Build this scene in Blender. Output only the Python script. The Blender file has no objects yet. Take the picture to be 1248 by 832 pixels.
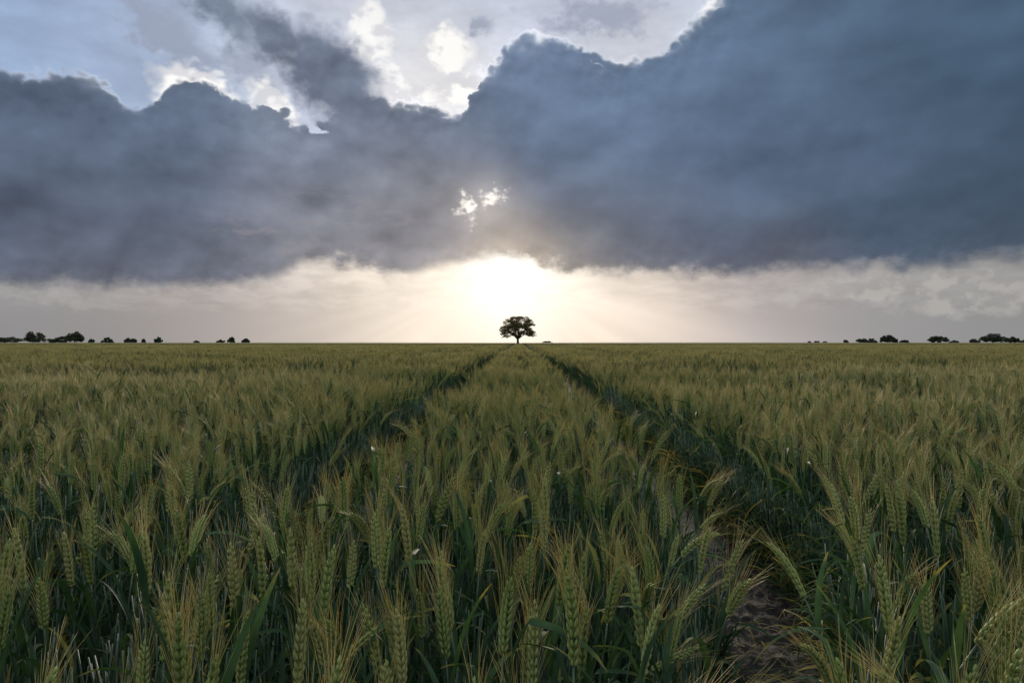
import bpy, bmesh, math, random
import numpy as np
from mathutils import Vector, Matrix

R = math.radians
scene = bpy.context.scene
COL = scene.collection

# ------------------------------------------------------------------ camera
EYE = 1.05
cam_data = bpy.data.cameras.new('camera')
cam = bpy.data.objects.new('camera', cam_data)
COL.objects.link(cam)
cam.location = (0.0, 0.0, EYE)
cam.rotation_euler = (R(90.05), 0.0, R(0.55))
cam_data.sensor_width = 36.0
cam_data.lens = 24.0
cam_data.clip_start = 0.05
cam_data.clip_end = 12000.0
cam_data.dof.use_dof = False
scene.camera = cam

scene.view_settings.view_transform = 'Standard'
scene.view_settings.look = 'None'
scene.view_settings.gamma = 1.0
scene.view_settings.use_curve_mapping = False
scene.view_settings.exposure = 0.0
scene.render.engine = 'CYCLES'
cy = scene.cycles
cy.max_bounces = 6
cy.diffuse_bounces = 3
cy.glossy_bounces = 2
cy.transmission_bounces = 4
cy.transparent_max_bounces = 6
cy.caustics_reflective = False
cy.caustics_refractive = False
cy.sample_clamp_indirect = 1.5
cy.sample_clamp_direct = 1.4
cy.use_adaptive_sampling = True
cy.adaptive_threshold = 0.015
cy.use_denoising = True
cy.denoiser = 'OPENIMAGEDENOISE'
cy.denoising_input_passes = 'RGB_ALBEDO_NORMAL'

# ------------------------------------------------------------------ sun
SUN_AZ, SUN_EL = -1.5, 9.0          # degrees; azimuth clockwise from +Y
sun_data = bpy.data.lights.new('sun', 'SUN')
sun_data.energy = 5.0
sun_data.angle = R(12.0)
sun_data.color = (1.0, 0.86, 0.68)
sun = bpy.data.objects.new('sun', sun_data)
COL.objects.link(sun)
sun.rotation_euler = (R(90.0 - SUN_EL), 0.0, math.pi - R(SUN_AZ))
sun.location = (0, 0, 50)


# ------------------------------------------------------------------ node expressions
class Ex:
    """A small wrapper that writes arithmetic as Math nodes."""
    nt = None

    def __init__(self, s):
        self.s = s

    @staticmethod
    def put(sock, v):
        if isinstance(v, Ex):
            Ex.nt.links.new(v.s, sock)
        else:
            sock.default_value = v

    @staticmethod
    def m(op, *a, clamp=False):
        n = Ex.nt.nodes.new('ShaderNodeMath')
        n.operation = op
        n.use_clamp = clamp
        for i, v in enumerate(a):
            Ex.put(n.inputs[i], v)
        return Ex(n.outputs[0])

    def __add__(s, o): return Ex.m('ADD', s, o)
    __radd__ = __add__
    def __sub__(s, o): return Ex.m('SUBTRACT', s, o)
    def __rsub__(s, o): return Ex.m('SUBTRACT', o, s)
    def __mul__(s, o): return Ex.m('MULTIPLY', s, o)
    __rmul__ = __mul__
    def __truediv__(s, o): return Ex.m('DIVIDE', s, o)
    def __rtruediv__(s, o): return Ex.m('DIVIDE', o, s)
    def __neg__(s): return Ex.m('MULTIPLY', s, -1.0)


def vmax(a, b): return Ex.m('MAXIMUM', a, b)
def vmin(a, b): return Ex.m('MINIMUM', a, b)
def smax(a, b, k):
    n = Ex.m('SMOOTH_MAX', a, b, k); return n
def smin(a, b, k): return Ex.m('SMOOTH_MIN', a, b, k)
def vexp(a): return Ex.m('EXPONENT', a)
def vsqrt(a): return Ex.m('SQRT', a)


def sstep(v, a, b, lo=0.0, hi=1.0, kind='SMOOTHSTEP'):
    n = Ex.nt.nodes.new('ShaderNodeMapRange')
    n.interpolation_type = kind
    Ex.put(n.inputs[0], v)
    for i, x in enumerate((a, b, lo, hi)):
        Ex.put(n.inputs[1 + i], x)
    return Ex(n.outputs[0])


def xyz(x, y, z):
    n = Ex.nt.nodes.new('ShaderNodeCombineXYZ')
    for i, v in enumerate((x, y, z)):
        Ex.put(n.inputs[i], v)
    return Ex(n.outputs[0])


def vec(op, a, b):
    n = Ex.nt.nodes.new('ShaderNodeVectorMath')
    n.operation = op
    Ex.put(n.inputs[0], a)
    Ex.put(n.inputs[3 if op == 'SCALE' else 1], b)
    return Ex(n.outputs[1] if op in ('DISTANCE', 'DOT_PRODUCT') else n.outputs[0])


def noise(v, scale, detail=6.0, rough=0.55, dist=0.0, lac=2.0):
    n = Ex.nt.nodes.new('ShaderNodeTexNoise')
    Ex.put(n.inputs['Vector'], v)
    n.inputs['Scale'].default_value = scale
    n.inputs['Detail'].default_value = detail
    n.inputs['Roughness'].default_value = rough
    n.inputs['Lacunarity'].default_value = lac
    n.inputs['Distortion'].default_value = dist
    return Ex(n.outputs[0])


def billow(v, scale, smooth=0.6):
    n = Ex.nt.nodes.new('ShaderNodeTexVoronoi')
    n.feature = 'SMOOTH_F1'
    Ex.put(n.inputs['Vector'], v)
    n.inputs['Scale'].default_value = scale
    n.inputs['Detail'].default_value = 2.5
    n.inputs['Roughness'].default_value = 0.5
    n.inputs['Smoothness'].default_value = smooth
    return Ex(n.outputs['Distance'])


def curve(v, pts, lo, hi):
    """pts: (x, y) with y in lo..hi, x in -60..60"""
    n = Ex.nt.nodes.new('ShaderNodeFloatCurve')
    c = n.mapping.curves[0]
    p = [((x + 60) / 120.0, (y - lo) / (hi - lo)) for x, y in pts]
    while len(c.points) < len(p):
        c.points.new(0.5, 0.5)
    for q, (x, y) in zip(c.points, p):
        q.location = (min(1, max(0, x)), min(1, max(0, y)))
        q.handle_type = 'AUTO'
    n.mapping.extend = 'HORIZONTAL'
    n.mapping.update()
    Ex.put(n.inputs['Value'], sstep(v, -60.0, 60.0, kind='LINEAR'))
    return Ex(n.outputs[0]) * (hi - lo) + lo


def mixc(f, a, b, mode='MIX'):
    n = Ex.nt.nodes.new('ShaderNodeMix')
    n.data_type = 'RGBA'
    n.blend_type = mode
    n.clamp_factor = True
    Ex.put(n.inputs[0], f)
    for k, v in ((6, a), (7, b)):
        if isinstance(v, tuple) and len(v) == 3:
            v = v + (1.0,)
        Ex.put(n.inputs[k], v)
    return Ex(n.outputs[2])


def lin(r, g, b):
    f = lambda c: (c / 12.92 if c <= 0.04045 else ((c + 0.055) / 1.055) ** 2.4)
    return tuple(f(c / 255.0) for c in (r, g, b))


def AE(px, py):
    """photograph pixel -> (azimuth, elevation) in degrees"""
    x, z = (px - 632.0) / 832.0, (416.5 - py) / 832.0
    return math.degrees(math.atan(x)), math.degrees(math.atan2(z, math.hypot(1.0, x)))


# ------------------------------------------------------------------ sky
world = bpy.data.worlds.new('World')
scene.world = world
world.use_nodes = True
nt = world.node_tree
nt.nodes.clear()
Ex.nt = nt
tc = nt.nodes.new('ShaderNodeTexCoord')
DIR = Ex(tc.outputs['Generated'])
sp = nt.nodes.new('ShaderNodeSeparateXYZ')
nt.links.new(DIR.s, sp.inputs[0])
dx, dy, dz = (Ex(o) for o in sp.outputs)
DEG = 57.29578
A = Ex.m('ARCTAN2', dx, dy) * DEG
E = Ex.m('ARCSINE', dz) * DEG
P = vec('SCALE', vec('MULTIPLY', DIR, (1.0, 1.0, 1.35)), DEG)      # noise space, about one unit per degree

w1 = noise(P, 0.10, 1.0, 0.5)
w2 = noise(vec('ADD', P, (31.0, 7.0, 11.0)), 0.10, 1.0, 0.5)
Aw = A + (w1 - 0.5) * 7.0
Ew = E + (w2 - 0.5) * 3.0
AEv = xyz(A, E, 0.0)
AEw = xyz(Aw, Ew, 0.0)

n_big = noise(P, 0.16, 4.0, 0.50)
n_mid = noise(vec('ADD', P, (5.0, 9.0, 2.0)), 0.55, 5.0, 0.56)
n_relief = noise(vec('ADD', P, (5.0 + 0.25, 9.0, 2.0 - 0.65)), 0.55, 3.0, 0.56)
relief = n_relief - n_mid                                             # lit from the sun below the cloud
puff = Ex.m('ABSOLUTE', noise(vec('ADD', P, (2.0, 3.0, 8.0)), 0.75, 1.0, 0.5) - 0.5) * 3.2

SA, SE = AE(612, 352)


def blob(px, py, rx, ry=None, rot=0.0, src=None):
    """ellipse field: 1 at the centre, 0 at the rim, negative outside (photograph-pixel radii, about 14.5 px a degree)"""
    ry = ry or rx
    a0, e0 = AE(px, py)
    U, V = (Aw0, Ew0) if src is None else src
    c, s = math.cos(R(rot)), math.sin(R(rot))
    du, dv = U - a0, V - e0
    k = 14.5
    p = (du * c + dv * s) * (k / rx)
    q = (dv * c - du * s) * (k / ry)
    return 1.0 - vsqrt(p * p + q * q)


# edges get a finer warp of their own
Aw0 = A + (n_mid - 0.5) * 3.4 + (w1 - 0.5) * 1.5
Ew0 = E + (n_big - 0.5) * 3.0 + (0.45 - puff) * 0.75 + (n_mid - 0.5) * 1.4 + (n_relief - 0.5) * 0.8

TOP = [(-60, 35)] + [AE(x, y) for x, y in (
    (-120, 60), (0, 74), (60, 86), (105, 92), (140, 118), (175, 122), (205, 92), (240, 88), (270, 112), (310, 118), (345, 135),
    (375, 150), (405, 128), (440, 95), (480, 112), (520, 124), (560, 132), (578, 92), (600, 72), (640, 44), (690, 48), (720, 66),
    (760, 72), (800, 58), (840, 26), (880, -6), (925, -60), (990, -150))] + [(40, 35), (60, 36)]
BOT = [(-60, 3)] + [AE(x, y) for x, y in (
    (-200, 350), (0, 341), (120, 344), (230, 342), (330, 340), (375, 318), (430, 326), (480, 333), (535, 322), (580, 314), (625, 310),
    (665, 322), (720, 331), (800, 330), (880, 334), (960, 327), (1040, 322), (1120, 322), (1180, 314), (1248, 306), (1400, 296))] + [(60, 7)]
topE = curve(Aw0, TOP, 0.0, 40.0)
botE = curve(A + (n_mid - 0.5) * 5.0, BOT, 0.0, 40.0)
f_top = (topE - Ew0)
f_bot = (E + (n_mid - 0.5) * 2.2 + (n_big - 0.5) * 1.0 - botE + 0.62)
# the dark arm of cloud that reaches up to the left of the gap
arm = smax(smax(blob(268, 8, 74, 30, -26) * 2.2, blob(335, 42, 84, 32, -36) * 2.4, 0.3), blob(405, 92, 84, 52, -30) * 3.2, 0.3)
f_up = smax(f_top, arm * 1.0, 0.3)
arm_soft = sstep(arm - f_top, 0.0, 1.0)
# openings in the cloud
hole = vmax(blob(326, 112, 24, 16, -20) * 1.6, blob(395, 158, 10, 5, 0) * 0.6)
f_up = f_up - sstep(hole, -0.6, 0.8, 0.0, 1.7)
Ah = A + (n_mid - 0.5) * 2.6
Eh = E + (n_relief - 0.5) * 2.6
n_fine = noise(vec('ADD', P, (1.0, 4.0, 12.0)), 1.7, 2.0, 0.55)
sun_hole = vmax(blob(598, 240, 19, 13, 20, (Ah, Eh)), blob(568, 254, 25, 8, -62, (Ah, Eh)))
sun_hole = sun_hole + (n_fine - 0.55) * 2.4 - 0.22
front = sstep(Ex.m('ABSOLUTE', A), 44.0, 70.0, 1.0, 0.0)           # the storm front lies ahead; broken cloud elsewhere
rest = (n_big - 0.50) * 9.0 + (n_mid - 0.5) * 3.0
F = smin(f_up, f_bot * 1.3, 0.15)
F = F * front + rest * (1.0 - front)
soft = sstep(f_bot - f_up, -1.5, 1.5, 1.7, 0.55) + arm_soft * 1.3 + sstep(hole, -0.6, 0.5) * 1.2
cloud = sstep(F, soft * -0.2, soft)


def rbf(src, anchors, gain=1.0, mid=(0.125, 0.155, 0.215)):
    """smooth blend of colours anchored at photograph pixels"""
    tot, acc = None, None
    for px, py, sig, c in anchors:
        a0, e0 = AE(px, py)
        d = vec('DISTANCE', src, (a0, e0, 0.0)) * (14.5 / sig)
        wgt = vexp(d * d * -0.5) + 0.0006
        v = vec('SCALE', tuple(m_ + (q - m_) * gain for q, m_ in zip(lin(*c), mid)), wgt)
        acc = v if acc is None else vec('ADD', acc, v)
        tot = wgt if tot is None else tot + wgt
    return vec('SCALE', acc, 1.0 / tot)


body = rbf(AEw, [
    (0, 130, 70, (92, 104, 128)), (80, 200, 80, (82, 95, 116)), (0, 250, 80, (82, 93, 112)), (60, 320, 60, (98, 98, 108)),
    (190, 150, 60, (106, 120, 146)), (230, 230, 70, (88, 100, 121)), (220, 310, 60, (104, 105, 116)), (360, 170, 60, (112, 124, 146)),
    (290, 20, 45, (112, 123, 142)), (400, 60, 60, (108, 117, 138)), (470, 150, 55, (96, 109, 132)), (420, 220, 60, (122, 128, 145)), (350, 270, 55, (128, 129, 142)),
    (440, 310, 50, (122, 120, 126)), (520, 220, 60, (130, 131, 142)), (520, 290, 50, (132, 129, 136)), (560, 165, 60, (90, 104, 128)),
    (600, 280, 50, (142, 136, 136)), (620, 305, 30, (168, 154, 142)), (640, 80, 50, (110, 126, 155)), (640, 160, 60, (92, 108, 134)), (680, 240, 60, (98, 106, 124)),
    (700, 310, 50, (132, 126, 124)), (760, 130, 80, (104, 122, 150)), (800, 210, 70, (90, 105, 132)), (820, 300, 60, (98, 97, 106)),
    (900, 60, 90, (94, 112, 138)), (950, 160, 90, (92, 109, 136)), (960, 250, 70, (80, 90, 110)), (960, 315, 40, (100, 98, 104)),
    (1080, 60, 90, (82, 102, 126)), (1120, 170, 90, (78, 95, 118)), (1100, 270, 60, (76, 84, 100)), (1230, 60, 80, (72, 92, 114)),
    (1230, 200, 90, (68, 82, 102)), (1240, 280, 60, (74, 82, 96)), (1500, 150, 200, (70, 86, 108)), (-250, 200, 200, (84, 96, 118))], 1.2)
upper = rbf(AEw, [
    (0, 40, 60, (158, 176, 205)), (90, 20, 60, (150, 170, 200)), (150, 90, 50, (160, 176, 203)), (200, 40, 50, (168, 181, 203)),
    (290, 90, 45, (186, 196, 214)), (330, 10, 50, (186, 192, 208)), (430, 15, 50, (200, 203, 215)), (500, 70, 45, (218, 218, 224)),
    (600, 30, 50, (204, 208, 222)), (690, 20, 50, (190, 196, 213)), (780, 30, 50, (204, 207, 216)), (540, 100, 40, (236, 234, 232)),
    (-200, 40, 150, (140, 165, 205)), (600, -200, 200, (175, 190, 215))])
lower = rbf(AEv, [
    (0, 390, 60, (148, 148, 148)), (0, 350, 40, (160, 157, 155)), (120, 390, 60, (158, 154, 150)), (120, 360, 40, (168, 163, 158)),
    (240, 390, 55, (178, 169, 162)), (240, 355, 40, (188, 180, 173)), (340, 395, 50, (198, 186, 175)), (350, 355, 40, (218, 208, 198)),
    (430, 395, 45, (218, 203, 188)), (440, 350, 40, (232, 221, 209)), (500, 400, 40, (242, 225, 204)), (500, 355, 40, (252, 239, 222)),
    (560, 395, 40, (252, 236, 214)), (612, 345, 36, (255, 253, 248)), (640, 400, 30, (254, 242, 224)), (720, 395, 40, (250, 232, 210)), (690, 345, 30, (255, 246, 232)), (780, 350, 40, (234, 222, 210)), (790, 398, 40, (236, 218, 200)), (850, 395, 45, (214, 199, 186)),
    (870, 350, 40, (204, 195, 188)), (930, 390, 50, (188, 178, 172)), (960, 350, 40, (182, 176, 172)), (1040, 390, 50, (168, 165, 162)),
    (1120, 390, 50, (162, 161, 158)), (1240, 390, 60, (152, 151, 148)), (1240, 340, 40, (158, 157, 155)),
    (1500, 390, 150, (150, 150, 150)), (-250, 390, 150, (150, 150, 150))])

# distance to the sun, wider than tall
ds2 = (A - SA) * (A - SA) + (E - SE) * (E - SE) * 1.3
near_sun = vexp(ds2 * (-1.0 / 200.0))
top_light = vexp(((A - SA) * (A - SA)) * (-1.0 / 420.0)) * 0.5 + 0.5

# clear sky: the sky texture under a thin bright veil
sky = nt.nodes.new('ShaderNodeTexSky')
sky.sky_type = 'NISHITA'
sky.sun_disc = False
sky.sun_elevation = R(SUN_EL)
sky.sun_rotation = R(SUN_AZ)
sky.dust_density = 2.0
clear = vec('SCALE', Ex(sky.outputs[0]), 0.10)
veil_n = noise(vec('MULTIPLY', P, (1.0, 1.0, 1.8)), 0.28, 3.0, 0.55)
up_col = vec('SCALE', upper, sstep(veil_n, 0.3, 0.7, 0.90, 1.12, 'LINEAR'))
up_col = vec('ADD', vec('SCALE', up_col, 0.94), vec('SCALE', clear, 0.06))

wisp = vmax(vmax(blob(205, 30, 70, 40, -30), blob(300, 70, 80, 34, -20)), vmax(blob(740, 12, 90, 34, 4), blob(590, 30, 20, 16)))
up_col = mixc(sstep(wisp + (n_mid - 0.5) * 2.4, 0.1, 0.9) * 0.75, up_col, lin(150, 158, 178))

# band of light under the cloud: thin creamy cloud streaks, faint beams, the glow
streak_n = noise(vec('MULTIPLY', P, (1.0, 1.0, 2.6)), 0.42, 4.0, 0.6)
streak_m = sstep(streak_n, 0.50, 0.68)
sideband = sstep(E, 1.8, 3.2) * sstep(Ex.m('ABSOLUTE', A), 6.0, 18.0)
lo_col = vec('SCALE', lower, 1.0 + (sstep(streak_n, 0.35, 0.6) - 0.5) * 0.10 * sideband + streak_m * sideband * 0.06)
ang = Ex.m('ARCTAN2', A - SA, E - SE - 1.5)
beam = noise(xyz(ang * 2.2, 3.0, 1.0), 1.6, 2.0, 0.5)
lo_col = vec('SCALE', lo_col, 1.0 + (beam - 0.5) * 0.85 * sstep(ds2, 20.0, 90.0))
core = vexp(((A - SA) * (A - SA) * 0.55 + (E - SE) * (E - SE)) * (-1.0 / 14.0))
halo = vexp(((A - SA) * (A - SA) * 0.35 + (E - SE) * (E - SE)) * (-1.0 / 50.0))
lo_col = vec('ADD', lo_col, vec('ADD', vec('SCALE', (1.0, 0.93, 0.80), core * 0.16), vec('SCALE', (1.0, 0.90, 0.76), halo * 0.05)))
lo_col = vec('SCALE', lo_col, 1.0 + (streak_n - 0.5) * 0.5 * sstep(E, 1.5, 4.5) * halo)
# pale distant cloud bank on the right and a fainter one on the left
def bank(px, py, rx, ry, rot, k):
    b = blob(px, py, rx, ry, rot, (A + (n_mid - 0.5) * 6.0, E + (n_relief - 0.5) * 3.2 + (n_big - 0.5) * 1.5))
    return sstep(b, -0.5, 0.5, 0.0, k)
bank_m = vmax(vmax(bank(1080, 345, 120, 15, 3, 1.0), bank(1190, 352, 80, 18, 2, 0.9)), vmax(bank(40, 356, 90, 8, -4, 0.45), bank(230, 346, 90, 6, 2, 0.5)))
bank_n = sstep(n_mid + relief * 1.5, 0.42, 0.62)
lo_col = vec('SCALE', lo_col, 1.0 + vexp(ds2 * (-1.0 / 260.0)) * 0.06)
lo_col = mixc(sstep(Ex.m('ABSOLUTE', A - SA), 8.0, 24.0), lo_col, vec('MULTIPLY', lo_col, (0.93, 0.925, 0.96)))
lo_col = mixc(bank_m * (0.30 + bank_n * 0.35), lo_col, lin(188, 184, 179))

is_low = sstep(E - botE, 0.5, 3.5)
back = mixc(is_low, lo_col, up_col)

# cumulus heads that stand white in the gaps
def head(px, py, rx, ry, rot=0, k=1.0):
    b = blob(px, py, rx, ry, rot, (A + (n_mid - 0.5) * 3.4, E + (n_relief - 0.5) * 2.6 + (0.45 - puff) * 0.8))
    return sstep(b, -0.22, 0.38, 0.0, k)
heads = vmax(vmax(head(546, 62, 32, 25), head(556, 104, 20, 16)), vmax(head(452, 34, 26, 34, 20, 0.75), head(236, 108, 44, 27, -14, 0.95)))
heads = vmax(vmax(heads, head(334, 124, 34, 18, -24, 0.8)), vmax(head(880, 4, 26, 12, 10, 0.7), head(506, 110, 34, 14, -10, 0.7)))
heads = vmax(heads, head(478, 96, 22, 14, -40, 0.6))
n_soft0 = noise(vec('ADD', P, (4.0, 2.0, 0.0)), 0.45, 2.0, 0.45)
head_col = mixc(sstep(n_soft0 + relief * 0.5, 0.40, 0.56), lin(218, 217, 221), lin(254, 252, 248))
back = mixc(heads * is_low, back, head_col)

back = vec('SCALE', back, 1.0 + vexp(vmin(f_up, 0.0) * 0.9) * top_light * is_low * 0.14)

# the cloud itself
near_edge = vexp(vmax(F, 0.0) * -0.45)
n_soft = noise(vec('MULTIPLY', P, (1.0, 1.0, 0.95)), 0.20, 3.0, 0.45)
n_soft2 = noise(vec('ADD', vec('MULTIPLY', P, (1.0, 1.0, 0.95)), (0.6, 0.0, -1.5)), 0.20, 3.0, 0.45)
shade = 1.0 + relief * (near_edge * 0.9 + 0.14) + (n_soft2 - n_soft) * sstep(A, -12.0, 14.0, 1.1, 0.55) + (n_big - 0.5) * 0.45 + (n_mid - 0.5) * 0.10
long_n = noise(vec('MULTIPLY', P, (1.0, 1.0, 2.6)), 0.13, 2.0, 0.5)
shade = shade * sstep(long_n, 0.3, 0.7, 0.93, 1.08, 'LINEAR')
body = vec('MULTIPLY', vec('SCALE', body, shade * 1.09), (1.03, 1.03, 0.985))
# purple-grey lit streaks low in the middle of the bank
streak2 = sstep(noise(vec('MULTIPLY', P, (1.0, 1.0, 2.0)), 0.36, 4.0, 0.62), 0.5, 0.66) * sstep(blob(400, 280, 190, 62, 4), 0.0, 0.7)
body = mixc(streak2 * 0.50, body, lin(150, 146, 152))
# silver lining: thin edge of the cloud where light comes through
edge_t = vexp(vmax(f_top * 1.0, 0.0) * -2.6) * sstep(Ex.m('ABSOLUTE', A), 40.0, 55.0, 1.0, 0.0)
edge_up = vexp(vmax(f_up, 0.0) * -4.2)
edge_gate = sstep(noise(vec('ADD', P, (9.0, 1.0, 3.0)), 0.30, 1.0, 0.5), 0.47, 0.62)
lit = None
for q in ((592, 98, 50, 36), (650, 52, 40, 24), (692, 46, 30, 14), (762, 70, 26, 14), (122, 104, 34, 20), (34, 80, 34, 14), (505, 112, 44, 24), (555, 128, 36, 22), (840, 22, 30, 30)):
    b_ = sstep(blob(*q, src=(A, E)), -0.2, 0.5)
    lit = b_ if lit is None else vmax(lit, b_)
rim = edge_up * (edge_gate * 0.35 + lit * 0.6 + 0.04) * top_light * is_low * (1.0 - arm_soft * 0.8)
body = vec('ADD', body, vec('SCALE', (1.0, 0.985, 0.95), rim * 2.0))
rim_lo = vexp(vmax(f_bot, 0.0) * -1.8)
body = mixc(rim_lo * sstep(near_sun, 0.0, 0.9, 0.10, 0.62), body, (1.15, 0.98, 0.80))
body = vec('ADD', body, vec('SCALE', (0.50, 0.40, 0.30), vexp(ds2 * (-1.0 / 26.0)) * 0.42))

col = mixc(cloud, back, body)
hole_m = sstep(sun_hole, -0.8, 1.1)
col = mixc(hole_m * sstep(hole_m, 0.0, 0.75) * 0.92 * sstep(Ex.m('ABSOLUTE', A), 30.0, 40.0, 1.0, 0.0), col, (1.15, 1.10, 1.0))
glow2 = vexp(((A - AE(592, 248)[0]) * (A - AE(592, 248)[0]) + (E - AE(592, 248)[1]) * (E - AE(592, 248)[1])) * (-1.0 / 7.0))
col = vec('ADD', col, vec('SCALE', (0.22, 0.19, 0.16), glow2 * 0.9))

# overhead and behind the camera the sky opens up; below the horizon it is only ground haze
open_up = sstep(E, 30.0, 46.0)
away = sstep(dy, 0.30, -0.15)
broken = sstep(noise(P, 0.05, 2.0, 0.5), 0.42, 0.60)
col_open = mixc(broken, vec('ADD', vec('SCALE', clear, 1.0), (0.55, 0.66, 0.85)), (0.95, 0.95, 0.98))
opened = vmax(vmax(open_up, away * sstep(E, 2.0, 20.0)), sstep(E, -0.3, -3.0))
col_open = mixc(sstep(E, -0.3, -3.0), vec('SCALE', col_open, 1.17), (0.10, 0.10, 0.07))
bg = nt.nodes.new('ShaderNodeBackground')
nt.links.new(col.s, bg.inputs['Color'])
bg2 = nt.nodes.new('ShaderNodeBackground')
nt.links.new(col_open.s, bg2.inputs['Color'])
mx = nt.nodes.new('ShaderNodeMixShader')
nt.links.new(opened.s, mx.inputs[0])
nt.links.new(bg.outputs[0], mx.inputs[1])
nt.links.new(bg2.outputs[0], mx.inputs[2])
wo = nt.nodes.new('ShaderNodeOutputWorld')
nt.links.new(mx.outputs[0], wo.inputs['Surface'])
world.cycles.sampling_method = 'NONE'


# ------------------------------------------------------------------ helpers
rnd = random.Random(7)
MATS = {}


def new_mat(name):
    m = bpy.data.materials.new(name)
    m.use_nodes = True
    m.node_tree.nodes.clear()
    Ex.nt = m.node_tree
    MATS[name] = m
    return m


def node(t, **kw):
    n = Ex.nt.nodes.new(t)
    for k, v in kw.items():
        n.inputs[k].default_value = v
    return n


def plant_mat(name, stops, rough=0.6, trans=0.35, spec=0.3, tint=None, along=None, nscale=60.0):
    """stops: dark, mid, light colours picked by instance and by a fine noise; trans: share of light let through"""
    m = new_mat(name)
    oi = node('ShaderNodeObjectInfo')
    geo = node('ShaderNodeNewGeometry')
    tcn = node('ShaderNodeTexCoord')
    fine = noise(Ex(tcn.outputs['Object']), nscale, 2.0, 0.6)
    patch = noise(Ex(geo.outputs['Position']), 0.55, 2.0, 0.5) * 0.5 + noise(vec('MULTIPLY', Ex(geo.outputs['Position']), (1.0, 2.2, 1.0)), 0.11, 2.0, 0.5) * 0.9 - 0.2
    v = Ex(oi.outputs['Random']) * 0.45 + fine * 0.75 + patch * 0.5 - 0.35
    cr = node('ShaderNodeValToRGB')
    nt_ = Ex.nt
    e = cr.color_ramp.elements
    e[0].position, e[0].color = 0.15, (*stops[0], 1)
    e[1].position, e[1].color = 0.85, (*stops[2], 1)
    q = e.new(0.5)
    q.color = (*stops[1], 1)
    nt_.links.new(v.s, cr.inputs[0])
    c = Ex(cr.outputs[0])
    if tint:                                   # a few plants turn another colour
        pick = sstep(Ex(oi.outputs['Random']), tint[1], min(1.0, tint[1] + 0.02))
        c = mixc(pick * tint[2], c, tint[0])
    if along:                                  # colour towards the tip, stored per vertex as 'tip'
        at = node('ShaderNodeAttribute')
        at.attribute_name = 'tip'
        f = sstep(Ex(at.outputs['Fac']) + (fine - 0.5) * 0.4 + Ex(oi.outputs['Random']) * along[3], along[1], along[2])
        c = mixc(f, c, along[0])
    pb = node('ShaderNodeBsdfPrincipled', Roughness=rough)
    pb.inputs['Specular IOR Level'].default_value = spec
    nt_.links.new(c.s, pb.inputs['Base Color'])
    out = node('ShaderNodeOutputMaterial')
    if trans > 0:
        tb = node('ShaderNodeBsdfTranslucent')
        nt_.links.new(mixc(1.0, c, (1.25, 1.15, 0.7), 'MULTIPLY').s, tb.inputs['Color'])
        mx_ = node('ShaderNodeMixShader')
        mx_.inputs[0].default_value = trans
        nt_.links.new(pb.outputs[0], mx_.inputs[1])
        nt_.links.new(tb.outputs[0], mx_.inputs[2])
        nt_.links.new(mx_.outputs[0], out.inputs['Surface'])
    else:
        nt_.links.new(pb.outputs[0], out.inputs['Surface'])
    return m


M_STEM = plant_mat('wheat_stem', [(0.022, 0.044, 0.026), (0.038, 0.072, 0.040), (0.065, 0.105, 0.055)], 0.5, 0.0, 0.35)
M_LEAF = plant_mat('wheat_leaf', [(0.010, 0.026, 0.011), (0.019, 0.048, 0.018), (0.042, 0.085, 0.034)], 0.70, 0.36, 0.20,
                   tint=((0.22, 0.20, 0.04), 0.97, 0.6), along=((0.26, 0.21, 0.05), 0.95, 1.35, 0.25), nscale=25.0)
M_DRY = plant_mat('yellowed_leaf', [(0.13, 0.11, 0.03), (0.20, 0.16, 0.04), (0.25, 0.23, 0.08)], 0.55, 0.4, 0.3, nscale=25.0)
M_EAR = plant_mat('wheat_ear', [(0.115, 0.160, 0.042), (0.190, 0.240, 0.070), (0.30, 0.32, 0.12)], 0.65, 0.18, 0.18, nscale=180.0,
                  tint=((0.26, 0.24, 0.09), 0.90, 0.5))
M_AWN = plant_mat('wheat_awn', [(0.21, 0.22, 0.080), (0.34, 0.315, 0.125), (0.50, 0.41, 0.19)], 0.5, 0.48, 0.4, nscale=8.0)
M_LEAF_FAR = plant_mat('distant_leaf', [(0.030, 0.080, 0.030), (0.050, 0.115, 0.045), (0.080, 0.14, 0.06)], 0.6, 0.3, 0.2, nscale=3.0)
PM = [M_STEM, M_LEAF, M_EAR, M_AWN, M_DRY]
STEM, LEAF, EAR, AWN, DRY = range(5)
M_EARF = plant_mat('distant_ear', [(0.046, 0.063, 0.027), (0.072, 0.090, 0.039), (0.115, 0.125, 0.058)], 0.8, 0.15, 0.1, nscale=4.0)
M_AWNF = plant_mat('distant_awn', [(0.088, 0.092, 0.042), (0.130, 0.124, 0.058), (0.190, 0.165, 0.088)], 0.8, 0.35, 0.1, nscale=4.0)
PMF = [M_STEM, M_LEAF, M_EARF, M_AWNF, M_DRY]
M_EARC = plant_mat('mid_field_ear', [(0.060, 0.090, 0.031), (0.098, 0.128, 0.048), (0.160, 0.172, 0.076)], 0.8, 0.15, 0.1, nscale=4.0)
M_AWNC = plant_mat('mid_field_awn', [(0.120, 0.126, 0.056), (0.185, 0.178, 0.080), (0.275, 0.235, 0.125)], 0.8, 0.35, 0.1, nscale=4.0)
PMC = [M_STEM, M_LEAF, M_EARC, M_AWNC, M_DRY]


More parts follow.
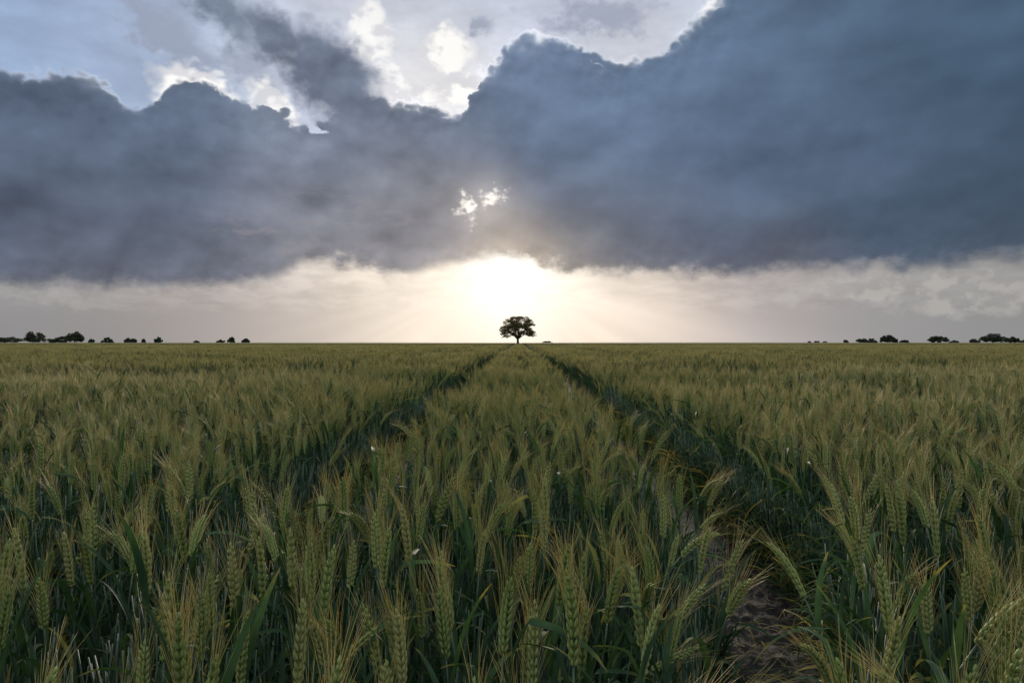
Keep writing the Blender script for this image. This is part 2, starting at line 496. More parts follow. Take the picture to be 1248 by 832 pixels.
class MB:
    def __init__(self):
        self.v, self.f, self.m, self.t = [], [], [], []

    def add(self, verts, faces, mat=0, tip=None):
        b = len(self.v)
        self.v += [tuple(x) for x in verts]
        self.f += [tuple(b + i for i in q) for q in faces]
        self.m += [mat] * len(faces)
        self.t += list(tip) if tip is not None else [0.0] * len(verts)

    def merge(self, o, M=None):
        vs = [tuple(M @ Vector(p)) for p in o.v] if M is not None else o.v
        b = len(self.v)
        self.v += vs
        self.f += [tuple(b + i for i in q) for q in o.f]
        self.m += o.m
        self.t += o.t

    def mesh(self, name, mats, smooth=True):
        me = bpy.data.meshes.new(name)
        me.from_pydata(self.v, [], self.f)
        used = sorted(set(self.m)) or [0]
        for i in used:
            me.materials.append(mats[i])
        rm = {k: i for i, k in enumerate(used)}
        me.polygons.foreach_set('material_index', [rm[i] for i in self.m])
        if smooth:
            me.polygons.foreach_set('use_smooth', [True] * len(self.f))
        a = me.attributes.new('tip', 'FLOAT', 'POINT')
        a.data.foreach_set('value', self.t)
        me.update()
        return me


def frame(d):
    d = d.normalized()
    u = d.cross(Vector((0.31, 0.95, 0.05)))
    if u.length < 1e-3:
        u = d.cross(Vector((1, 0, 0)))
    u.normalize()
    return d, u, d.cross(u)


def tube(mb, pts, rad, sides, mat, cap=True):
    vs, n = [], len(pts)
    for i, p in enumerate(pts):
        d = pts[min(i + 1, n - 1)] - pts[max(i - 1, 0)]
        d, u, w = frame(d)
        r = rad[i] if isinstance(rad, (list, tuple)) else rad
        for k in range(sides):
            a = 2 * math.pi * k / sides
            vs.append(p + (u * math.cos(a) + w * math.sin(a)) * r)
    fs = [(i * sides + k, i * sides + (k + 1) % sides, (i + 1) * sides + (k + 1) % sides, (i + 1) * sides + k)
          for i in range(n - 1) for k in range(sides)]
    if cap:
        fs.append(tuple((n - 1) * sides + k for k in range(sides)))
    mb.add(vs, fs, mat, [i / (n - 1) for i in range(n) for _ in range(sides)])


def blade(mb, base, heading, length, width, rise, droop, mat, seg=10, curl=0.0, fold=0.25, kink=None):
    """a grass blade: leaves the stem upwards and arches over; rise = start angle from horizontal, droop = total bend"""
    p = Vector(base)
    ang, hd = rise, heading
    vs, tips = [], []
    st = length / seg
    for i in range(seg + 1):
        t = i / seg
        d = Vector((math.cos(hd) * math.cos(ang), math.sin(hd) * math.cos(ang), math.sin(ang)))
        side = Vector((-math.sin(hd), math.cos(hd), 0))
        tw = curl * t
        nrm = side.cross(d)
        s2 = side * math.cos(tw) + nrm * math.sin(tw)
        n2 = s2.cross(d)
        w = width * 0.5 * (min(1.0, 0.55 + 2.5 * t) * (1 - t ** 2.6) ** 0.8 + 0.02)
        vs += [p - s2 * w + n2 * (-fold * w), p - n2 * (fold * w * -0.6), p + s2 * w + n2 * (-fold * w)]
        tips += [t] * 3
        p = p + d * st
        bend = droop / seg * (0.35 + 1.3 * t)
        if kink and abs(t - kink[0]) < 0.5 / seg:
            bend += kink[1]
        ang -= bend
        hd += curl * 0.12 / seg
    fs = []
    for i in range(seg):
        a = i * 3
        fs += [(a, a + 1, a + 4, a + 3), (a + 1, a + 2, a + 5, a + 4)]
    mb.add(vs, fs, mat, tips)


def axis_curve(base, lean_dir, lean, bend, length, n):
    """points going up from base, leaning and then bending over"""
    pts, p = [Vector(base)], Vector(base)
    st = length / n
    for i in range(n):
        t = (i + 0.5) / n
        a = math.pi / 2 - lean - bend * t * t
        p = p + Vector((math.cos(lean_dir) * math.cos(a), math.sin(lean_dir) * math.cos(a), math.sin(a))) * st
        pts.append(p.copy())
    return pts


def grain(mb, p, d, up, L, W, T, seg=6, rings=4):
    """one pointed floret husk"""
    d = d.normalized()
    s = d.cross(up).normalized()
    u = s.cross(d)
    vs = [p]
    prof = [(0.16, 0.62), (0.42, 1.0), (0.70, 0.80), (0.90, 0.34)][:rings]
    for t, r in prof:
        for k in range(seg):
            a = 2 * math.pi * k / seg
            vs.append(p + d * (L * t) + s * (math.cos(a) * W * r * 0.5) + u * (math.sin(a) * T * r * 0.5 + T * 0.20 * math.sin(math.pi * t)))
    vs.append(p + d * L)
    fs = [(0, 1 + (k + 1) % seg, 1 + k) for k in range(seg)]
    for i in range(len(prof) - 1):
        b = 1 + i * seg
        fs += [(b + k, b + (k + 1) % seg, b + seg + (k + 1) % seg, b + seg + k) for k in range(seg)]
    b = 1 + (len(prof) - 1) * seg
    e = len(vs) - 1
    fs += [(b + k, b + (k + 1) % seg, e) for k in range(seg)]
    mb.add(vs, fs, EAR)


def make_ear(rg, base, lean_dir, lean, bend, L, face, awnL, spread, detail=2):
    """returns (ear mesh, awn mesh); the ear starts at base"""
    ear, awn = MB(), MB()
    NS = 19 if detail == 2 else 12
    pts = axis_curve(base, lean_dir, lean, bend, L, NS)
    tube(ear, pts, [0.0012] * len(pts), 4, EAR)
    for i in range(NS):
        t = i / (NS - 1)
        d = (pts[i + 1] - pts[i]).normalized()
        s = Vector((math.cos(face), math.sin(face), 0))
        s = (s - d * s.dot(d)).normalized()
        f = d.cross(s).normalized()
        sg = 1 if i % 2 else -1
        sz = (0.62 + 0.55 * math.sin(math.pi * min(1, 0.16 + t * 0.80)) ** 0.8) * rg.uniform(0.93, 1.07)
        gl = 0.0150 * sz
        # a fat outer floret on each side, and two flatter ones lapping over the front and the back
        for off, ff, k in ((1.0, 0.0, 1.0), (0.42, 0.75, 0.85), (0.42, -0.75, 0.85)):
            out = (s * (sg * off) + f * ff)
            p0 = pts[i] + out * 0.0018 * sz
            ang = 0.46 * k if ff == 0 else 0.34
            dd = (d * math.cos(ang) + out.normalized() * math.sin(ang))
            dd = (dd + Vector((rg.uniform(-.05, .05), rg.uniform(-.05, .05), rg.uniform(-.03, .03)))).normalized()
            grain(ear, p0, dd, out.normalized(), gl * (1.05 if ff == 0 else 0.98), 0.0063 * sz * k, 0.0051 * sz, 6 if detail == 2 else 4, 4 if detail == 2 else 3)
            if detail < 2 and ff != 0 and rg.random() < 0.5:
                continue
            tip0 = p0 + dd * gl * 0.96
            n_aw = 1 if (ff == 0 or rg.random() < 0.32) else 0
            for _ in range(n_aw):
                al = awnL * rg.uniform(0.72, 1.08) * (0.62 + 0.38 * min(1, t * 2 + 0.3))
                sp = spread * rg.uniform(0.5, 1.4)
                ad = (d * math.cos(sp) + out.normalized() * math.sin(sp))
                ad = (ad + Vector((rg.uniform(-.07, .07), rg.uniform(-.07, .07), rg.uniform(-.05, .05)))).normalized()
                cur = Vector((rg.uniform(-1, 1), rg.uniform(-1, 1), rg.uniform(-.6, .2))) * 0.05 * al + out.normalized() * 0.06 * al
                wv = ad.cross(Vector((rg.uniform(-1, 1), rg.uniform(-1, 1), 0.3))).normalized()
                w0 = 0.00044 if detail == 2 else 0.00085
                vs = []
                for q, tt in enumerate((0, 0.35, 0.7)):
                    c = tip0 + ad * (al * tt) + cur * tt * tt
                    ww = w0 * (1 - tt * 0.6)
                    u2 = ad.cross(wv)
                    vs += [c + wv * ww, c - wv * ww * 0.5 + u2 * ww * 0.87, c - wv * ww * 0.5 - u2 * ww * 0.87]
                vs.append(tip0 + ad * al + cur)
                fs = []
                for q in range(2):
                    b = q * 3
                    fs += [(b + k2, b + (k2 + 1) % 3, b + 3 + (k2 + 1) % 3, b + 3 + k2) for k2 in range(3)]
                fs += [(6 + k2, 6 + (k2 + 1) % 3, 9) for k2 in range(3)]
                awn.add(vs, fs, AWN, [0] * 3 + [.35] * 3 + [.7] * 3 + [1])
    # the top floret
    d = (pts[-1] - pts[-2]).normalized()
    grain(ear, pts[-1], d, frame(d)[1], 0.012, 0.0055, 0.0048)
    return ear, awn


def make_plant(rg, lean=0.05, bend=0.2, ear_bend=0.3, ear_len=0.115, stem_len=0.50, awnL=0.085, spread=0.20, detail=2, lean_dir=None,
               leaves=3, flag=True, face=None, has_ear=True, kinked=False):
    """a wheat plant at the origin as separate part meshes"""
    ld = rg.uniform(0, 2 * math.pi) if lean_dir is None else lean_dir
    parts = {'leaves': []}
    st = MB()
    ns = 9 if detail == 2 else 5
    pts = axis_curve((0, 0, 0), ld, lean, bend, stem_len, ns)
    rad = [0.0030 - 0.0014 * (i / ns) for i in range(ns + 1)]
    if detail == 2:                             # the leaf sheaths thicken the stem below each joint
        rad[2] *= 1.25; rad[5] *= 1.2
    tube(st, pts, rad, 6 if detail == 2 else 4, STEM)
    parts['stem'] = st
    for j in range(leaves):
        lf = MB()
        fr = [0.30, 0.52, 0.72, 0.86][j] if leaves > 3 else [0.34, 0.58, 0.80][j % 3]
        fr += rg.uniform(-.05, .05)
        if j == leaves - 1 and not flag:
            continue
        ip = max(0, min(ns - 1, int(fr * ns)))
        b = pts[ip].lerp(pts[ip + 1], fr * ns - ip)
        kink = (rg.uniform(.35, .6), rg.uniform(.5, 1.2)) if (kinked or rg.random() < 0.32) else None
        blade(lf, b, rg.uniform(0, 2 * math.pi), rg.uniform(0.15, 0.27), rg.uniform(0.009, 0.017), rg.uniform(1.1, 1.48), rg.uniform(0.5, 2.2),
              LEAF if not (j == 0 and rg.random() < 0.10) else DRY, seg=12 if detail == 2 else 6, curl=rg.uniform(-1.4, 1.4), kink=kink)
        parts['leaves'].append(lf)
    if has_ear:
        dl = pts[-1] - pts[-2]
        a_lean = lean + bend
        ear, awn = make_ear(rg, pts[-1], ld, a_lean, ear_bend, ear_len, rg.uniform(0, math.pi) if face is None else face, awnL, spread, detail)
        parts['ear'], parts['awns'] = ear, awn
    return parts


def flat(parts):
    mb = MB()
    mb.merge(parts['stem'])
    for l in parts['leaves']:
        mb.merge(l)
    if 'ear' in parts:
        mb.merge(parts['ear'])
        mb.merge(parts['awns'])
    return mb


from mathutils import noise as mnoise

# ------------------------------------------------------------------ the shape of the field
CANOPY = 0.62


def hills(x, y):
    """gentle unevenness of the crop height"""
    return (0.035 * math.sin(x * 0.9 + 1.3 * math.sin(y * 0.31)) * math.sin(y * 0.55 + 0.7 * math.sin(x * 0.4 + 1.0))
            + 0.03 * math.sin(y * 1.35 + 2.1 * math.sin(x * 0.33 + 0.6)) + 0.02 * math.sin(x * 2.3 + y * 1.7))


def right_track(y):
    """centre and half width of the right wheel track, which swings in towards the viewer"""
    return (0.87, 0.27) if y > 2.9 else (0.87, 0.25 + .02 * (y - 2.3) / .6) if y > 2.3 else (0.378 * y, 0.108 * y)


def left_half(y):
    return 0.235 * min(1.0, max(0.1, (y - 1.5) / 3.0 + 0.30)) if y > 1.9 else 0.03


def lanes(x, y):
    """how far (m) a point is outside every wheel track; negative inside one"""
    wob = 0.030 * math.sin(y * 0.9) + 0.018 * math.sin(y * 2.7 + 1.0) + 0.012 * math.sin(y * 6.1 + 2)
    d = 9.0
    rc, rh = right_track(y)
    for c, hw in ((-0.84, left_half(y)), (rc, rh), (-3.75, 0.22), (3.85, 0.22), (-13.6, 0.2), (-10.9, .2), (13.6, 0.2), (10.9, .2)):
        d = min(d, abs(x + wob - c) - hw)
    return d


# ------------------------------------------------------------------ ground
m = new_mat('soil')
geo = node('ShaderNodeNewGeometry')
pos = Ex(geo.outputs['Position'])
n1 = noise(pos, 6.0, 6.0, 0.65)
n2 = noise(pos, 60.0, 4.0, 0.7)
c = mixc(sstep(n1, 0.3, 0.7), (0.006, 0.0045, 0.003), (0.018, 0.0125, 0.009))
c = mixc(sstep(n2, 0.60, 0.72), c, (0.045, 0.036, 0.026))
pb = node('ShaderNodeBsdfPrincipled', Roughness=0.95)
Ex.nt.links.new(c.s, pb.inputs['Base Color'])
bp = node('ShaderNodeBump', Strength=0.9, Distance=0.02)
Ex.nt.links.new((n1 * 1.0 + n2 * 0.5).s, bp.inputs['Height'])
Ex.nt.links.new(bp.outputs[0], pb.inputs['Normal'])
out = node('ShaderNodeOutputMaterial')
Ex.nt.links.new(pb.outputs[0], out.inputs['Surface'])


def grid_mesh(xs, ys, zf):
    nx, ny = len(xs), len(ys)
    vs = [(x, y, zf(x, y)) for y in ys for x in xs]
    fs = [(j * nx + i, j * nx + i + 1, (j + 1) * nx + i + 1, (j + 1) * nx + i) for j in range(ny - 1) for i in range(nx - 1)]
    return vs, fs


def clods(x, y):
    if abs(x) > 6 or y > 12 or y < -2:
        return 0.0
    h = 0.0
    for s, a in ((5.0, .014), (13.0, .014), (31.0, .012), (60.0, .007)):
        h += a * mnoise.noise(Vector((x * s, y * s, s)))
    # soil thrown up in crumbs
    h += 0.016 * max(0.0, mnoise.noise(Vector((x * 24, y * 24, 3.3))) - 0.15)
    return h - 0.012


def spaced(stops):
    r = []
    for (a, b, st) in stops:
        k = a
        while k < b - 1e-6:
            r.append(k)
            k += st
    return r + [stops[-1][1]]


xs = spaced([(-6000, -1000, 1000), (-1000, -100, 150), (-100, -6, 12), (-6, 0.3, 0.35), (0.3, 1.7, 0.014), (1.7, 6, 0.35), (6, 102, 12), (102, 1002, 150), (1002, 6000, 1000)])
ys = spaced([(-6000, -100, 1000), (-100, -2, 10), (-2, 0.8, 0.35), (0.8, 3.6, 0.014), (3.6, 12, 0.25), (12, 100, 8), (100, 1000, 100), (1000, 9000, 1000)])
mb = MB()
mb.add(*grid_mesh(xs, ys, clods))
g = bpy.data.objects.new('ground', mb.mesh('ground', [MATS['soil']]))
g['kind'] = 'structure'
COL.objects.link(g)

# ------------------------------------------------------------------ wheat at the front: each plant a thing of its own
def part(name, mb_, parent, label=None):
    o = bpy.data.objects.new(name, mb_ if isinstance(mb_, bpy.types.Mesh) else mb_.mesh(name, PM))
    COL.objects.link(o)
    o.parent = parent
    if label:
        o['label'] = label
    return o


def plant_thing(parts, x, y, rz, sc, label, group='wheat plants along the front of the field', xyz_lean=(0, 0)):
    e = bpy.data.objects.new('wheat_plant', None)
    COL.objects.link(e)
    e.empty_display_size = 0.05
    e.location = (x, y, 0.0)
    e.rotation_euler = (xyz_lean[0], xyz_lean[1], rz)
    e.scale = (sc, sc, sc)
    e['label'], e['category'], e['group'] = label, 'wheat plant', group
    part('stem', parts['stem'], e)
    for l in parts['leaves']:
        part('leaf', l, e)
    ear = part('ear', parts['ear'], e)
    part('awns', parts['awns'], ear)
    return e


rg = random.Random(41)
TEMPL = []
for k in range(24):
    kind = 'upright' if k < 13 else ('leaning' if k < 20 else 'nodding')
    if kind == 'upright':
        a = dict(lean=rg.uniform(0, .05), bend=rg.uniform(0, .12), ear_bend=rg.uniform(0, .22))
    elif kind == 'leaning':
        a = dict(lean=rg.uniform(.05, .12), bend=rg.uniform(.15, .32), ear_bend=rg.uniform(.1, .4))
    else:
        a = dict(lean=rg.uniform(.05, .1), bend=rg.uniform(.3, .45), ear_bend=rg.uniform(.3, .65))
    p = make_plant(rg, ear_len=rg.uniform(.080, .135), stem_len=rg.uniform(.44, .53), awnL=rg.uniform(.068, .100), spread=rg.uniform(.12, .26),
                   leaves=4, flag=True, **a)
    ms = {'stem': p['stem'].mesh('stem', PM), 'leaves': [l.mesh('leaf', PM) for l in p['leaves']],
          'ear': p['ear'].mesh('ear', PM), 'awns': p['awns'].mesh('awns', PM)}
    TEMPL.append((kind, p, ms))


def in_view(x, y, margin=0.12):
    return y > 0.55 and abs(x - 0.0) < 0.76 * y + margin


# candidate positions by dart throwing
pts = []
cell = {}
MIN_D = 0.088
Y_FRONT = 3.6
tries = 0
rs = random.Random(5)
while tries < 44000:
    tries += 1
    y = rs.uniform(0.72, Y_FRONT)
    x = rs.uniform(-3.7, 3.7)
    if not in_view(x, y, 0.95):
        continue
    d = lanes(x, y)
    if d < 0.02 or (y < 2.3 and rs.random() < 0.78):
        continue
    key = (int(x / MIN_D + 100), int(y / MIN_D))
    if any((x - a) ** 2 + (y - b) ** 2 < MIN_D ** 2 for i in (-1, 0, 1) for j in (-1, 0, 1) for a, b in cell.get((key[0] + i, key[1] + j), ())):
        continue
    cell.setdefault(key, []).append((x, y))
    pts.append((x, y, d))
pts.sort(key=lambda p: p[1])
vis = [p for p in pts if in_view(p[0], p[1], 0.0) and p[1] > 0.80]
N_THINGS = 285
front = vis[:N_THINGS]
front_set = set(front)
Y_SPLIT = front[-1][1]
rest_pts = [p for p in pts if p not in front_set]
print('front plants', len(front), 'to y', Y_SPLIT, 'density', len(pts))

ORD = ['first', 'second', 'third', 'fourth', 'fifth', 'sixth', 'seventh', 'eighth', 'ninth', 'tenth', 'eleventh', 'twelfth', 'thirteenth', 'fourteenth']
STRIPS = {'left': 'left of both wheel tracks', 'centre': 'between the wheel tracks', 'right': 'right of both wheel tracks'}
where = {}
for side in STRIPS:
    mine = sorted((p for p in front if ('left' if p[0] < -0.84 else ('centre' if p[0] < right_track(p[1])[0] else 'right')) == side), key=lambda p: p[1])
    per = 14 if side == 'centre' else 8
    for r0 in range(0, len(mine), per):
        for c0, p in enumerate(sorted(mine[r0:r0 + per], key=lambda p: p[0] / p[1])):
            row = ORD[r0 // per] if r0 else 'front'
            where[p] = (ORD[c0], row, STRIPS[side])
for i, p in enumerate(front):
    x, y, d = p
    r = rs.random()
    if d < 0.10 and r < 0.30:
        k = rs.randrange(13, 24)
    elif r < 0.68:
        k = rs.randrange(13)
    elif r < 0.93:
        k = rs.randrange(13, 20)
    else:
        k = rs.randrange(20, 24)
    kind, _, ms = TEMPL[k]
    look = {'upright': 'upright', 'leaning': 'leaning', 'nodding': 'nodding'}[kind]
    n, row, strip = where[p]
    s = rs.uniform(0.92, 1.08) * (1 + hills(x, y) * 0.8)
    plant_thing(ms, x, y, rs.uniform(0, 2 * math.pi), s, f'{look} wheat plant, {n} from left, {row} row {strip}',
                'wheat plants along the front of the field', (rs.gauss(0, .05), rs.gauss(0, .05)))

# plants that stand out in the photograph
def special(label, x, y, rz, sc, lean_xy=(0, 0), extra=None, **kw):
    r_ = random.Random(int((x + 7) * 1000 + y * 77))
    p = make_plant(r_, lean_dir=0.0, **kw)
    if extra:
        extra(p)
    return plant_thing(p, x, y, rz, sc, label, 'wheat plants along the wheel track', lean_xy)


special('wheat ear lying almost level over the bare soil at the bottom edge, awns fanned right', 0.14, 1.26, 0.10, 0.88, lean=.28, bend=.80, ear_bend=.30, ear_len=.115, spread=.30, awnL=.105)
special('wheat ear leaning far right over the wheel track with spread awns, above the lowest one', 0.17, 1.46, 0.20, 0.93, lean=.20, bend=.50, ear_bend=.15, ear_len=.12, spread=.28, awnL=.11)
special('wheat ear bowed to the right over the track with its tip hanging', 0.28, 1.86, 0.05, 1.0, lean=.12, bend=.65, ear_bend=.75, ear_len=.12, spread=.16)
special('wheat ear stretched low and level to the right below the bowed ear', 0.06, 1.38, 0.05, 0.90, lean=.22, bend=.85, ear_bend=.2, ear_len=.11, spread=.2)
special('wheat ear leaning right on a bent bare stalk near the left edge', -1.42, 1.75, 0.6, 1.0, lean=.30, bend=.55, ear_bend=.3, ear_len=.13, spread=.14)
special('wheat ear leaning steeply to the right across two upright ears, left of the middle', -0.50, 1.20, 0.25, 0.97, lean=.18, bend=.55, ear_bend=.35, ear_len=.12, spread=.16)
special('wheat ear leaning left in the crop at the right edge of the field front', 1.45, 2.10, 2.7, 1.02, lean=.15, bend=.5, ear_bend=.3, ear_len=.12, spread=.16)
special('large plump wheat ear with wide fan of awns near the lower left', -0.62, 1.16, 1.0, 1.0, lean=.02, bend=.03, ear_bend=.05, ear_len=.14, spread=.30, awnL=.115)
special('large plump wheat ear with wide fan of awns at the bottom middle', 0.015, 1.09, 1.2, 0.96, lean=.02, bend=.05, ear_bend=.08, ear_len=.145, spread=.30, awnL=.115)


def yellow_leaf(h, hd, L, w, rise, droop, m_=DRY, kink=None):
    def f(p):
        b = MB()
        blade(b, (0, 0, h), hd, L, w, rise, droop, m_, seg=14, curl=0.7, kink=kink)
        p['leaves'].append(b)
    return f


special('wheat plant with a long yellow green leaf slanting down, right of the track', 1.18, 2.35, 3.0, 1.0, lean=.04, bend=.1, ear_bend=.2, extra=yellow_leaf(.34, 0.4, .26, .014, 1.3, 1.9))
special('wheat plant with an orange arched leaf over the track floor, right of the track', 0.80, 1.52, 3.1, 1.0, lean=.04, bend=.1, ear_bend=.2, extra=yellow_leaf(.24, 0.2, .25, .013, .9, 1.4))
special('wheat plant with a thin orange leaf curled over beside the bowed ear', 0.42, 1.70, 0.0, 0.95, lean=.03, bend=.1, ear_bend=.2, extra=yellow_leaf(.36, 0.1, .13, .007, 1.3, 3.0))

# ------------------------------------------------------------------ the rest of the crop: nobody could count it
protos = []                              # (mesh)
def proto(mb_, mats=PM):
    me = mb_.mesh('crop_piece', mats)
    o = bpy.data.objects.new('crop_piece', me)     # never linked to the scene: only a source for the crop's own geometry
    protos.append(o)
    return len(protos) - 1


rg = random.Random(99)
FULL = [proto(flat(p)) for _, p, _ in TEMPL]
MED = []
for k in range(10):
    nod = k >= 8
    p = make_plant(rg, lean=rg.uniform(0, .10), bend=rg.uniform(0, .22) + (0.3 if nod else 0), ear_bend=rg.uniform(0, .3) + (0.3 if nod else 0),
                   ear_len=rg.uniform(.10, .13), stem_len=rg.uniform(.45, .53), awnL=rg.uniform(.08, .105), spread=rg.uniform(.10, .22), detail=1, leaves=3)
    MED.append(proto(flat(p)))
TILLER = []
for k in range(8):                       # leafy shoots without an ear fill the stand below
    mb = MB()
    for q in range(8):
        a, rr = rg.uniform(0, 6.28), rg.uniform(0, .07)
        p = make_plant(rg, lean=rg.uniform(0, .12), bend=rg.uniform(0, .15), stem_len=rg.uniform(.28, .46), detail=1, leaves=1, has_ear=False)
        fl = MB(); fl.merge(p['stem'])
        for l in p['leaves']:
            fl.merge(l)
        mb.merge(fl, Matrix.Translation((math.cos(a) * rr, math.sin(a) * rr, 0)))
    TILLER.append(proto(mb))
LOW = []
for k in range(6):                       # low yellowing blades along the edge of the track
    mb = MB()
    for q in range(14):
        a, rr = rg.uniform(0, 6.28), rg.uniform(0, .06)
        blade(mb, (math.cos(a) * rr, math.sin(a) * rr, rg.uniform(0, .10)), rg.uniform(0, 6.28), rg.uniform(.10, .26), rg.uniform(.003, .008),
              rg.uniform(.5, 1.4), rg.uniform(.5, 2.4), rg.choice([DRY, LEAF, LEAF, LEAF, LEAF]), seg=7, curl=rg.uniform(-1, 1), kink=(.5, .8) if rg.random() < .3 else None)
    LOW.append(proto(mb))


def far_ear(mb, p, d, s, L, W, seg, rings, n_awn, awnL, aw, rg):
    d, u, w = frame(d)
    vs = [p]
    for i in range(rings):
        t = (i + 0.6) / rings
        r = W * (0.55 + 0.45 * math.sin(math.pi * t)) * (1.18 if i % 2 else 0.86)
        for k in range(seg):
            a = 2 * math.pi * k / seg + i * 0.7
            vs.append(p + d * (L * t) + (u * math.cos(a) + w * math.sin(a)) * r)
    vs.append(p + d * L)
    fs = [(0, 1 + (k + 1) % seg, 1 + k) for k in range(seg)]
    for i in range(rings - 1):
        b = 1 + i * seg
        fs += [(b + k, b + (k + 1) % seg, b + seg + (k + 1) % seg, b + seg + k) for k in range(seg)]
    b = 1 + (rings - 1) * seg
    fs += [(b + k, b + (k + 1) % seg, len(vs) - 1) for k in range(seg)]
    mb.add(vs, fs, EAR)
    for i in range(n_awn):
        t = rg.uniform(0.15, 1.0)
        a = rg.uniform(0, 6.283)
        o = u * math.cos(a) + w * math.sin(a)
        sp = rg.uniform(0.05, 0.26)
        ad = d * math.cos(sp) + o * math.sin(sp)
        q = p + d * (L * t) + o * W * 0.7
        wv = ad.cross(Vector((rg.uniform(-1, 1), rg.uniform(-1, 1), .2))).normalized() * aw
        al = awnL * rg.uniform(.7, 1.1)
        mb.add([q - wv, q + wv, q + ad * al], [(0, 1, 2)], AWN, [0, 0, 1])


def far_plant(mb, x, y, h, rg, lod):
    ln, ld = abs(rg.gauss(0, .13)), rg.uniform(0, 6.283)
    top = Vector((x + math.cos(ld) * math.sin(ln) * h, y + math.sin(ld) * math.sin(ln) * h, h * math.cos(ln)))
    base = Vector((x, y, 0.0))
    ln2 = ln * 2 + rg.uniform(0, .25)
    d = Vector((math.cos(ld) * math.sin(ln2), math.sin(ld) * math.sin(ln2), math.cos(ln2)))
    if lod == 0:
        tube(mb, [base, base.lerp(top, .5), top], 0.0020, 3, STEM, False)
        far_ear(mb, top, d, 0, .115, .0075, 5, 6, 26, .10, .0010, rg)
        for _ in range(3):
            f = rg.uniform(.4, .9)
            blade(mb, base.lerp(top, f), rg.uniform(0, 6.28), rg.uniform(.13, .22), .011, rg.uniform(1.0, 1.4), rg.uniform(.5, 2.2), LEAF, seg=4, curl=rg.uniform(-1, 1))
    else:
        k = 1.0 if lod == 1 else 1.7
        far_ear(mb, top, d, 0, .115, .008 * k, 3, 2, 9 if lod == 1 else 4, .10, .0019 * (1.0 if lod == 1 else 1.3), rg)
        for _ in range(2 if lod == 1 else 1):
            f = rg.uniform(.45, .95)
            a = rg.uniform(0, 6.28)
            q = base.lerp(top, f)
            o = Vector((math.cos(a), math.sin(a), 0))
            s_ = Vector((-o.y, o.x, 0)) * .006 * k
            mid = q + o * .05 + Vector((0, 0, .09))
            mb.add([q - s_, q + s_, mid + s_, mid - s_, q + o * .14 + Vector((0, 0, .07))], [(0, 1, 2, 3), (3, 2, 4)], LEAF, [0, 0, .5, .5, 1])


C0 = []
for k in range(8):                       # a tuft of plants
    mb = MB()
    for q in range(6):
        a, rr = rg.uniform(0, 6.28), 0.16 * math.sqrt(rg.random())
        far_plant(mb, math.cos(a) * rr, math.sin(a) * rr, rg.uniform(.44, .55), rg, 0)
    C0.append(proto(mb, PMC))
C1 = []
for k in range(8):
    mb = MB()
    for q in range(26):
        far_plant(mb, rg.uniform(-.3, .3), rg.uniform(-.3, .3), rg.uniform(.43, .55), rg, 1)
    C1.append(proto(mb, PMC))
C2 = []
for k in range(6):
    mb = MB()
    for q in range(300):
        far_plant(mb, rg.uniform(-1.1, 1.1), rg.uniform(-1.1, 1.1), rg.uniform(.44, .55), rg, 2)
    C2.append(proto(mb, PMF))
C2N = []
for k in range(4):                       # narrow pieces for the strip between the tracks
    mb = MB()
    for q in range(170):
        far_plant(mb, rg.uniform(-.45, .45), rg.uniform(-1.1, 1.1), rg.uniform(.44, .55), rg, 2)
    C2N.append(proto(mb, PMF))

inst = []                                # x, y, z, rx, ry, rz, scale, piece


def put(x, y, piece, s=1.0, tilt=.05, rz=None):
    wx, wy = sway(x, y)
    if lanes(x, y) < 0.3:
        wx, wy, tilt = wx * .15, wy * .15, tilt * .6
    a = rs.uniform(0, 6.283) if rz is None else rz
    # the sway is a lean in the world: turn it into the piece's own frame
    inst.append((x, y, 0.0, rs.gauss(0, tilt) + wx, rs.gauss(0, tilt) + wy, a, s, piece))


def sway(x, y):
    k = min(1.0, max(0.0, (y - 3.0) / 3.0)) if y < 85 else 0.3
    return (k * 0.10 * math.sin(x * 2.1 + 1.4 * math.sin(y * 1.3)), k * 0.13 * math.sin(y * 1.7 + 1.9 * math.sin(x * 1.1 + .4)))


def tufts(x, y):
    return (math.sin(x * 5.3 + 2.0 * math.sin(y * 2.9)) * math.sin(y * 4.1 + 2.2 * math.sin(x * 3.7 + 1.0)))


def hs(x, y):
    return 1 + hills(x, y) * (1.1 if y < 8 else 1.8) + tufts(x, y) * 0.055 + rs.uniform(-.08, .06)


for x, y, d in rest_pts:
    put(x, y, rs.choice(FULL if rs.random() < .8 else FULL[9:]), hs(x, y))


def scatter(y0, y1, dens, fn, margin=1.0, edge=0.0, xmax=None):
    """dens per square metre over the view wedge, with some room to each side"""
    y = y0
    step = max(0.25, (y1 - y0) / 400)
    while y < y1:
        wdt = 0.80 * (y + step) + margin
        if xmax:
            wdt = min(wdt, xmax)
        n = dens * 2 * wdt * step
        n = int(n) + (1 if rs.random() < n - int(n) else 0)
        for _ in range(n):
            x, yy = rs.uniform(-wdt, wdt), rs.uniform(y, min(y1, y + step))
            if lanes(x, yy) >= edge:
                fn(x, yy)
        y += step


scatter(Y_FRONT, 7.0, 115, lambda x, y: put(x, y, rs.choice(FULL) if rs.random() < .5 else rs.choice(MED), hs(x, y)))
scatter(7.0, 11.0, 110, lambda x, y: put(x, y, rs.choice(MED), hs(x, y)))
scatter(0.62, 11.0, 48, lambda x, y: put(x, y, rs.choice(TILLER), rs.uniform(.85, 1.12)), edge=0.03)
